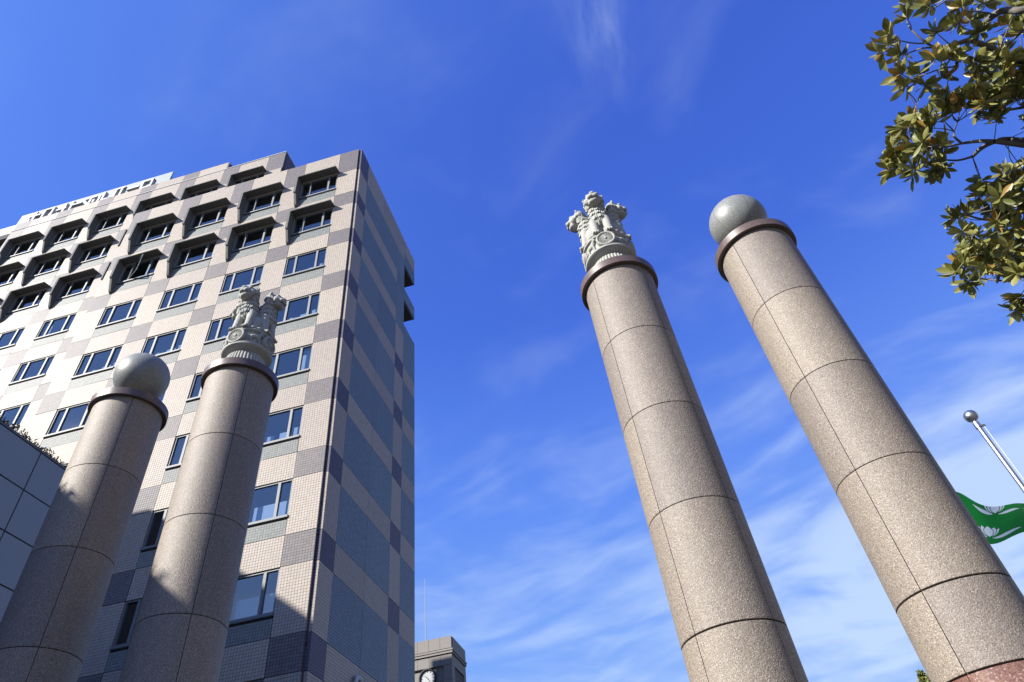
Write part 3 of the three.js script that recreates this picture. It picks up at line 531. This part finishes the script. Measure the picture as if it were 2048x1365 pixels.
// ---------------------------------------------------------------- broadleaf tree reaching in from the right
const BR=[
[[3.849,6.269,-2.720],[3.617,6.233,-2.732],[3.559,6.401,-2.791],[3.463,6.506,-3.014],0.030,0.022],
[[3.419,6.444,-2.976],[3.237,6.383,-2.943],[3.216,6.512,-3.007],0.020,0.013],
[[3.233,6.538,-3.023],[3.087,6.462,-2.908],[3.031,6.592,-2.840],[3.088,6.765,-2.860],0.010,0.004],
[[3.184,6.566,-2.985],[2.999,6.506,-2.903],[2.877,6.557,-2.856],0.007,0.004],
[[3.233,6.538,-3.023],[3.103,6.518,-2.982],[3.067,6.689,-3.093],[2.958,6.805,-3.123],0.008,0.003],
[[3.231,6.530,-3.038],[3.154,6.525,-3.084],[3.158,6.696,-3.191],[3.077,6.737,-3.148],0.007,0.003],
[[3.298,6.484,-2.997],[3.184,6.397,-2.887],[3.129,6.418,-2.829],0.006,0.003],
[[3.419,6.444,-2.976],[3.294,6.306,-3.002],[3.302,6.376,-3.129],0.017,0.012],
[[3.320,6.401,-3.146],[3.153,6.315,-3.075],[3.079,6.384,-3.132],[3.056,6.560,-3.232],0.007,0.003],
[[3.144,6.484,-3.198],[3.003,6.357,-3.158],[2.965,6.390,-3.231],0.005,0.003],
[[3.301,6.399,-3.169],[3.144,6.356,-3.194],[3.154,6.497,-3.308],0.006,0.003],
[[3.502,6.448,-2.866],[3.439,6.442,-2.904],[3.462,6.634,-2.966],0.006,0.003],
[[3.522,6.442,-2.804],[3.368,6.369,-2.721],[3.286,6.390,-2.695],0.008,0.004],
[[3.307,6.661,-2.724],[3.242,6.661,-2.753],[3.253,6.838,-2.848],[3.191,6.867,-2.800],0.006,0.003],
[[3.854,5.749,-3.544],[3.724,5.954,-3.678],[3.701,6.092,-3.739],[3.546,6.029,-3.678],[3.444,6.003,-3.679],[3.464,6.114,-3.843],0.030,0.014],
[[3.485,5.955,-3.612],[3.447,6.046,-3.649],[3.413,6.219,-3.763],0.018,0.010],
[[3.301,6.058,-3.634],[3.258,6.098,-3.587],[3.343,6.259,-3.639],[3.292,6.306,-3.576],0.010,0.004],
[[3.268,6.142,-3.559],[3.287,6.156,-3.486],[3.394,6.311,-3.523],0.006,0.003],
[[3.353,5.969,-3.719],[3.305,6.042,-3.782],[3.254,6.233,-3.884],[3.058,6.219,-3.883],0.010,0.003],
[[3.301,6.058,-3.634],[3.198,6.088,-3.652],[3.154,6.299,-3.754],0.008,0.003],
[[3.898,5.538,-3.976],[3.751,5.739,-4.217],[3.542,5.780,-4.284],[3.309,5.807,-4.173],0.022,0.006],
[[3.828,5.265,-4.292],[3.694,5.528,-4.462],[3.504,5.583,-4.498],[3.302,5.657,-4.324],0.018,0.005],
[[3.485,5.210,-4.410],[3.440,5.325,-4.544],[3.396,5.457,-4.631],[3.214,5.462,-4.525],0.010,0.004],
[[3.717,4.991,-4.604],[3.629,5.186,-4.791],[3.488,5.256,-4.779],0.014,0.005],
[[4.005,6.118,-3.172],[3.878,6.358,-3.363],[3.688,6.360,-3.479],[3.427,6.310,-3.484],0.020,0.006],
[[3.901,5.871,-3.342],[3.751,6.097,-3.473],[3.655,6.261,-3.573],[3.461,6.211,-3.532],0.016,0.005],
[[3.722,6.307,-2.936],[3.648,6.408,-3.151],[3.604,6.496,-3.301],0.010,0.004]];
const ROS=[[3.02,6.66,-2.77],[2.86,6.61,-2.83],[2.96,6.77,-3.02],[2.79,6.53,-2.94],[3.01,6.64,-3.05],[3.19,6.52,-2.88],[2.89,6.39,-3.07],[3.00,6.51,-3.24],[2.91,6.31,-3.15],[3.09,6.46,-3.16],[3.10,6.32,-2.98],[3.03,6.27,-3.15],[3.22,6.35,-3.18],[3.17,6.89,-2.78],[3.11,6.54,-2.65],[3.30,6.46,-2.70],[3.37,6.57,-2.88],[3.53,6.65,-2.93],[3.26,6.34,-3.32],[3.26,6.24,-3.27],[3.56,6.43,-3.28],[3.30,6.07,-3.13],[3.57,6.48,-3.07],[3.40,6.33,-2.86],[3.32,6.20,-3.01],[3.19,6.29,-2.99],[3.44,6.41,-2.70],[3.48,6.67,-2.80],[3.23,6.32,-2.96],[3.25,6.44,-3.95],[3.03,6.32,-3.75],[2.95,6.34,-3.83],[3.08,6.39,-3.65],[2.97,6.06,-3.52],[2.96,6.23,-3.84],[3.09,6.17,-3.49],[3.07,5.89,-3.63],[3.32,6.49,-3.67],[3.01,6.28,-3.40],[3.13,6.16,-3.83],[3.16,6.27,-3.99],[3.01,6.32,-3.85],[2.99,6.12,-3.82],[3.20,6.40,-3.53],[3.18,6.23,-3.81],[3.09,6.54,-3.79],[2.97,6.22,-3.43],[3.25,6.12,-3.89],[3.18,6.15,-3.52],[3.00,6.17,-3.68],[3.26,6.38,-3.84],[3.18,6.11,-3.89],[3.25,6.29,-3.70],[3.16,6.58,-3.64],[3.38,6.36,-3.93],[2.87,6.26,-3.88],[3.32,6.22,-3.77],[2.93,6.39,-3.76],[3.21,6.22,-3.74],[3.00,6.37,-3.96],[3.09,6.32,-3.64],[3.02,6.45,-3.63],[3.02,6.16,-3.92],[3.19,6.65,-3.77],[3.19,6.22,-3.99],[3.32,6.32,-3.98],[3.19,6.58,-3.85],[3.09,6.19,-3.57],[3.16,6.43,-3.58],[3.29,6.57,-3.78],[3.38,6.38,-3.81],[3.36,6.47,-3.47],[3.40,6.30,-3.59],[3.34,6.18,-3.39],[3.24,6.18,-3.40],[3.39,6.45,-3.49],[3.31,6.28,-3.53],[3.41,6.33,-3.46],[3.19,6.20,-3.37],[3.39,6.15,-3.32],[3.52,6.12,-2.97],[3.72,5.82,-3.22],[3.88,6.25,-3.14],[3.97,6.21,-3.38],[3.86,6.52,-3.56],[4.03,6.27,-3.31],[3.62,6.42,-3.42],[3.75,6.58,-3.26],[3.58,6.34,-3.23],[3.65,6.23,-3.48],[3.41,6.00,-3.13],[3.90,6.46,-3.30],[3.56,5.93,-3.41],[3.72,6.51,-3.69],[3.76,6.33,-3.40],[3.62,6.04,-3.33],[3.74,5.88,-3.09],[3.73,5.89,-3.30],[3.85,6.28,-3.34],[3.77,6.52,-3.21],[3.64,5.97,-3.05],[3.63,5.74,-3.29],[3.82,6.23,-3.24],[3.76,6.38,-3.21],[3.65,6.23,-3.17],[3.47,6.11,-3.26],[3.83,6.15,-3.47],[3.32,5.96,-3.22],[3.70,6.17,-3.03],[3.71,6.18,-3.32],[4.09,6.35,-3.56],[3.84,6.22,-3.45],[3.99,6.39,-3.49],[3.82,6.11,-3.32],[3.79,5.90,-3.20],[3.49,6.08,-3.31],[3.91,6.40,-3.70],[3.73,6.51,-3.29],[3.56,6.26,-3.09],[3.43,6.02,-3.04],[3.81,6.02,-3.48],[3.88,6.12,-3.59],[3.60,6.27,-3.24],[3.75,6.02,-3.12],[3.98,6.04,-3.57],[4.10,6.18,-3.72],[3.66,5.83,-3.42],[3.46,6.05,-2.98],[3.51,6.31,-3.13],[3.54,6.13,-3.50],[3.63,6.51,-3.34],[3.41,6.24,-3.09],[4.03,6.18,-3.57],[3.80,6.42,-3.40],[3.74,6.24,-3.28],[3.46,5.97,-3.42],[3.99,6.33,-3.71],[3.61,6.08,-3.29],[4.01,6.13,-3.69],[3.99,6.80,-3.03],[3.87,6.37,-2.86],[3.88,6.27,-2.87],[4.06,6.74,-3.15],[4.04,6.50,-2.92],[3.75,6.40,-2.81],[3.94,6.58,-3.12],[3.88,6.28,-2.94],[3.66,6.42,-2.91],[3.63,6.24,-2.76],[3.98,6.70,-2.94],[4.00,6.74,-3.15],[3.30,5.10,-4.21],[3.78,5.55,-4.03],[3.59,6.07,-4.39],[3.59,5.56,-4.69],[3.65,5.42,-4.44],[3.78,5.63,-4.37],[3.47,5.89,-4.08],[3.24,5.37,-4.20],[3.81,5.85,-4.07],[3.57,5.75,-4.02],[3.91,5.43,-4.62],[4.13,5.94,-4.26],[3.49,5.55,-4.34],[3.62,5.97,-4.07],[3.63,5.84,-4.50],[3.58,5.45,-4.34],[3.57,5.31,-4.12],[3.55,5.91,-4.45],[3.66,5.86,-4.69],[3.93,5.70,-4.43],[3.59,6.00,-4.29],[4.06,5.75,-4.41],[3.44,5.74,-4.62],[3.40,6.00,-4.34],[3.66,5.35,-4.41],[3.75,5.71,-3.72],[3.61,5.48,-4.63],[3.20,5.28,-4.23],[3.60,5.27,-4.47],[3.46,6.01,-4.54],[3.80,6.00,-4.13],[3.67,5.67,-4.42],[3.29,5.52,-4.21],[3.53,5.57,-4.27],[3.67,5.68,-4.11],[3.54,6.02,-4.17],[3.79,5.60,-3.98],[3.97,5.73,-4.18],[3.57,5.98,-4.74],[3.61,5.41,-3.92],[3.86,5.76,-4.22],[3.96,5.78,-4.34],[3.79,5.74,-3.80],[3.65,5.75,-4.11],[3.90,6.27,-4.25],[3.18,5.49,-3.95],[3.53,5.56,-4.49],[3.66,5.50,-3.73],[3.74,5.64,-4.66],[3.75,6.05,-4.55],[3.38,5.69,-4.44],[3.33,5.28,-4.13],[3.67,5.79,-4.21],[3.69,5.72,-4.20],[3.76,5.83,-4.35],[3.74,5.65,-4.17],[3.45,5.97,-4.33],[3.92,5.82,-4.43],[3.30,5.92,-4.29],[3.75,5.33,-4.28],[4.06,6.09,-4.24],[3.19,5.67,-4.07],[3.96,5.86,-4.08],[3.72,5.37,-4.24],[4.00,5.95,-4.10],[3.56,5.59,-3.67],[3.86,5.97,-4.61],[3.73,5.36,-4.17],[3.15,5.44,-4.05],[3.68,5.34,-4.08],[3.63,5.71,-4.00],[3.07,5.47,-4.01],[3.48,5.90,-3.97],[3.32,5.71,-4.30],[3.69,5.55,-4.63],[3.55,5.53,-4.16],[3.47,5.62,-3.99],[3.57,5.22,-4.20],[3.86,5.58,-4.54],[3.75,5.86,-4.72],[3.69,5.52,-4.36],[3.32,5.38,-4.25],[3.79,6.07,-4.24],[3.71,5.33,-4.28],[3.60,5.30,-4.08],[3.43,5.31,-4.07],[3.85,5.77,-4.44],[3.67,6.20,-4.21],[3.78,6.03,-3.97],[3.59,5.53,-4.34],[3.80,5.94,-3.91],[3.54,5.15,-4.29],[4.00,5.81,-4.61],[3.34,5.86,-4.01],[3.79,5.82,-4.19],[3.68,5.69,-4.72],[3.70,6.01,-4.40],[3.73,5.69,-4.06],[3.77,5.70,-3.68],[3.59,5.77,-4.25],[3.37,5.57,-3.86],[3.99,5.96,-4.22],[3.46,5.63,-4.16],[3.87,5.68,-4.63],[3.62,5.68,-3.80],[3.60,5.84,-3.85],[3.34,5.33,-4.35],[3.77,5.75,-3.88],[3.69,5.58,-3.68],[3.14,5.58,-3.84],[3.49,5.63,-4.59],[3.28,5.62,-4.52],[3.37,5.59,-4.58],[3.29,5.39,-4.46],[3.19,5.38,-4.53],[3.37,5.46,-4.32],[3.40,5.44,-4.53],[3.40,5.50,-4.51],[3.27,5.64,-4.60],[3.07,5.41,-4.39],[3.48,5.52,-4.51],[3.53,5.52,-4.60],[3.31,5.43,-4.57],[3.13,5.40,-4.36],[3.60,5.10,-4.71],[3.61,5.01,-4.72],[3.40,5.07,-4.62],[3.60,5.15,-4.80],[3.61,4.99,-4.60],[3.56,5.01,-4.57],[3.41,5.10,-4.52],[3.45,5.07,-4.51],[3.77,5.21,-4.65],[3.48,4.97,-4.64],[3.67,5.28,-4.89],[3.56,4.89,-4.61]];
{
  const t = thing('broadleaf_tree', 'large evergreen broadleaf tree with olive leaf rosettes reaching in at the upper right', 'tree', [7.4, 0, -5.2]);
  const off = [7.4, 0, -5.2], loc = p => [p[0] - off[0], p[1] - off[1], p[2] - off[2]];
  mesh('trunk', tube([[0, -.05, 0], [.08, 1.5, .05], [-.05, 3.2, -.03], [-.2, 4.6, .1], [-.3, 6.2, .3], [-.3, 8.2, .5]], .24, .07, 14), M.bark, t);
  const starts = []; BR.forEach(b => { if (b[b.length - 2] >= .014 && b[0][0] > 3.4) starts.push(b); });
  const limbs = BR.map(b => tube(b.slice(0, -2).map(loc), b[b.length - 2], b[b.length - 1], 7));
  limbs.forEach(g => mesh('branch', g, M.bark, t));
  const limbPaths = [];
  for (const b of starts) { const e = loc(b[0]), y = e[1], f = [-.25 + .02 * y, y - 1.1, .1], pts = [f, [(f[0] * 2 + e[0]) / 3 + .12 * Math.sin(y * 9), lerp(f[1], e[1], .5), (f[2] * 2 + e[2]) / 3 + .18 * Math.cos(y * 7)], [(f[0] + e[0] * 2) / 3, lerp(f[1], e[1], .72) - .08, (f[2] + e[2] * 2) / 3 - .12 * Math.cos(y * 7)], e]; mesh('limb', tube(pts, .055, b[b.length - 2], 8), M.bark, t); limbPaths.push(new THREE.CatmullRomCurve3(pts.map(p => new THREE.Vector3(...p)))); }
  // obovate leaves in whorls at the twig ends
  const leafShape = (L, w, bend, fold) => { const n = 6, pos = [], idx = []; for (let i = 0; i <= n; i++) { const s = i / n, hw = w * Math.pow(Math.sin(Math.PI * Math.min(1, Math.pow(s, 1.35) * .97 + .015)), .85), y = s * L, z = bend * s * s * L; pos.push(-hw, y, z + fold * hw, 0, y, z, hw, y, z + fold * hw); } for (let i = 0; i < n; i++) for (let j = 0; j < 2; j++) { const p = i * 3 + j; idx.push(p, p + 1, p + 3, p + 1, p + 4, p + 3); } const g = new THREE.BufferGeometry(); g.setAttribute('position', new THREE.Float32BufferAttribute(pos, 3)); g.setIndex(idx); g.computeVertexNormals(); return g; };
  const shapes = [leafShape(.112, .0205, .15, .35), leafShape(.120, .022, -.12, .3), leafShape(.098, .0195, .3, .4), leafShape(.124, .0235, .05, .25)];
  const tones = [[.215, .21, .055], [.165, .175, .045], [.27, .255, .08], [.32, .19, .04], [.12, .135, .04]].map(c => new THREE.MeshPhysicalMaterial({ color: col(...c), roughness: .42, side: THREE.DoubleSide, transmission: .32, thickness: 0, specularIntensity: .6 }));
  const q = rng(77), bulk = tones.map(() => []), cands = [];
  const O = new THREE.Object3D(), up = new THREE.Vector3(0, 1, 0), V = new THREE.Vector3(), ctr = new THREE.Vector3(), tip = new THREE.Vector3();
  const twigs = [];
  const nodes = BR.flatMap(b => b.slice(0, -2)).map(p => new THREE.Vector3(...p));
  // the rest of the crown, along the limbs to the right of the view
  camera.updateMatrixWorld(); camera.updateProjectionMatrix();
  const far = [], pv = new THREE.Vector3();
  for (const path of limbPaths) for (let i = 0; i < 34; i++) {
    const k = .12 + .88 * q(), m = path.getPoint(k), c = [m.x + off[0] + (q() - .5) * 1.3, m.y + .15 + (q() - .45) * 1.1, m.z + off[2] + (q() - .5) * 1.3];
    pv.set(...c).project(camera); if (pv.z < 1 && pv.x < 1.07) continue;
    far.push(c); if (i % 4 === 0) nodes.push(new THREE.Vector3(m.x + off[0], m.y, m.z + off[2]));
  }
  for (const c of ROS.filter((c, i) => i < 29 || i % 4).concat(far)) {
    ctr.set(...c);
    let best = nodes[0]; for (const n of nodes) if (n.distanceToSquared(ctr) < best.distanceToSquared(ctr)) best = n;
    const dir = ctr.clone().sub(best); const dl = dir.length(); if (dl < .02) dir.set(-.4, .3, .1); dir.normalize();
    if (dl > .04 && dl < 3) twigs.push(tube([loc(best.toArray()), loc(best.clone().lerp(ctr, .55).add(new THREE.Vector3((q() - .5) * .05, -.02, (q() - .5) * .05)).toArray()), loc(c)], .0045, .0028, 4));
    dir.add(new THREE.Vector3(-.35, .25, .1)).normalize();
    const n = 10 + Math.floor(q() * 7);
    for (let i = 0; i < n; i++) {
      const a = i * 2.4 + q() * .5, tilt = .35 + .95 * Math.sqrt(q());
      V.set(Math.sin(tilt) * Math.cos(a), Math.cos(tilt), Math.sin(tilt) * Math.sin(a));
      const basis = new THREE.Quaternion().setFromUnitVectors(up, dir); V.applyQuaternion(basis);
      O.position.set(...loc(c)).addScaledVector(dir, (q() - .7) * .03);
      O.quaternion.setFromUnitVectors(up, V); O.rotateY(a + (q() - .5) * 1.5); O.scale.setScalar(.8 + .45 * q()); O.updateMatrix();
      const u = q(), tone = u < .40 ? 0 : u < .62 ? 1 : u < .82 ? 2 : u < .90 ? 3 : 4, si = Math.floor(q() * 4);
      cands.push({ m: O.matrix.clone(), tone, si, near: ctr.distanceTo(camera.position) - (c[0] < 3.6 ? .6 : 0) + (far.includes(c) ? 50 : 0) });
    }
  }
  cands.sort((a, b) => a.near - b.near);
  cands.forEach((l, i) => { if (i < 300) { const o = mesh('leaf', shapes[l.si], tones[l.tone], t); l.m.decompose(o.position, o.quaternion, o.scale); } else { const g = shapes[l.si].clone(); g.applyMatrix4(l.m); bulk[l.tone].push(g); } });
  bulk.forEach((b, i) => { if (b.length) mesh('foliage', mergeGeometries(b), tones[i], t).userData.kind = 'stuff'; });
  mesh('twigs', mergeGeometries(twigs), M.bark, t).userData.kind = 'stuff';

  // small street tree beyond, only its top in view behind the right-hand pillar
  const s = thing('street_tree', 'small green tree whose tip shows behind the foot of the ball pillar', 'tree', [4.62, 0, -15]);
  mesh('trunk', tube([[0, -.05, 0], [.05, 1.6, .02], [-.03, 3.2, 0], [0, 4.4, .05]], .11, .02, 8), M.bark, s);
  for (let i = 0; i < 6; i++) { const a = i * 1.05, y = 1.8 + .35 * i; mesh('branch', tube([[0, y, 0], [.4 * Math.cos(a), y + .4, .4 * Math.sin(a)], [.75 * Math.cos(a), y + .9, .75 * Math.sin(a)]], .04, .01, 6), M.bark, s); }
  const gs = [[], []]; for (let i = 0; i < 5200; i++) { const a = q() * 6.283, h = q(), rad = 1.25 * Math.sqrt(q()) * Math.sin(Math.PI * Math.min(1, .12 + h * .9)) * (1 + .5 * fbm(a * 1.3, h * 4, 1, 3)); const g = shapes[i % 4].clone(); g.scale(.8, .8, .8); g.rotateX(q() * 6); g.rotateY(q() * 6); g.rotateZ(q() * 6); g.translate(rad * Math.cos(a), 1.85 + 3.2 * h + .15 * fbm(a * 3, h * 9, 2, 2), rad * Math.sin(a)); gs[i & 1].push(g); }
  [[.10, .13, .03], [.17, .17, .04]].forEach((c, i) => { mesh('crown', mergeGeometries(gs[i]), std({ color: col(...c), roughness: .5, side: THREE.DoubleSide }), s).userData.kind = 'stuff'; });
}

renderer.render(scene, camera);
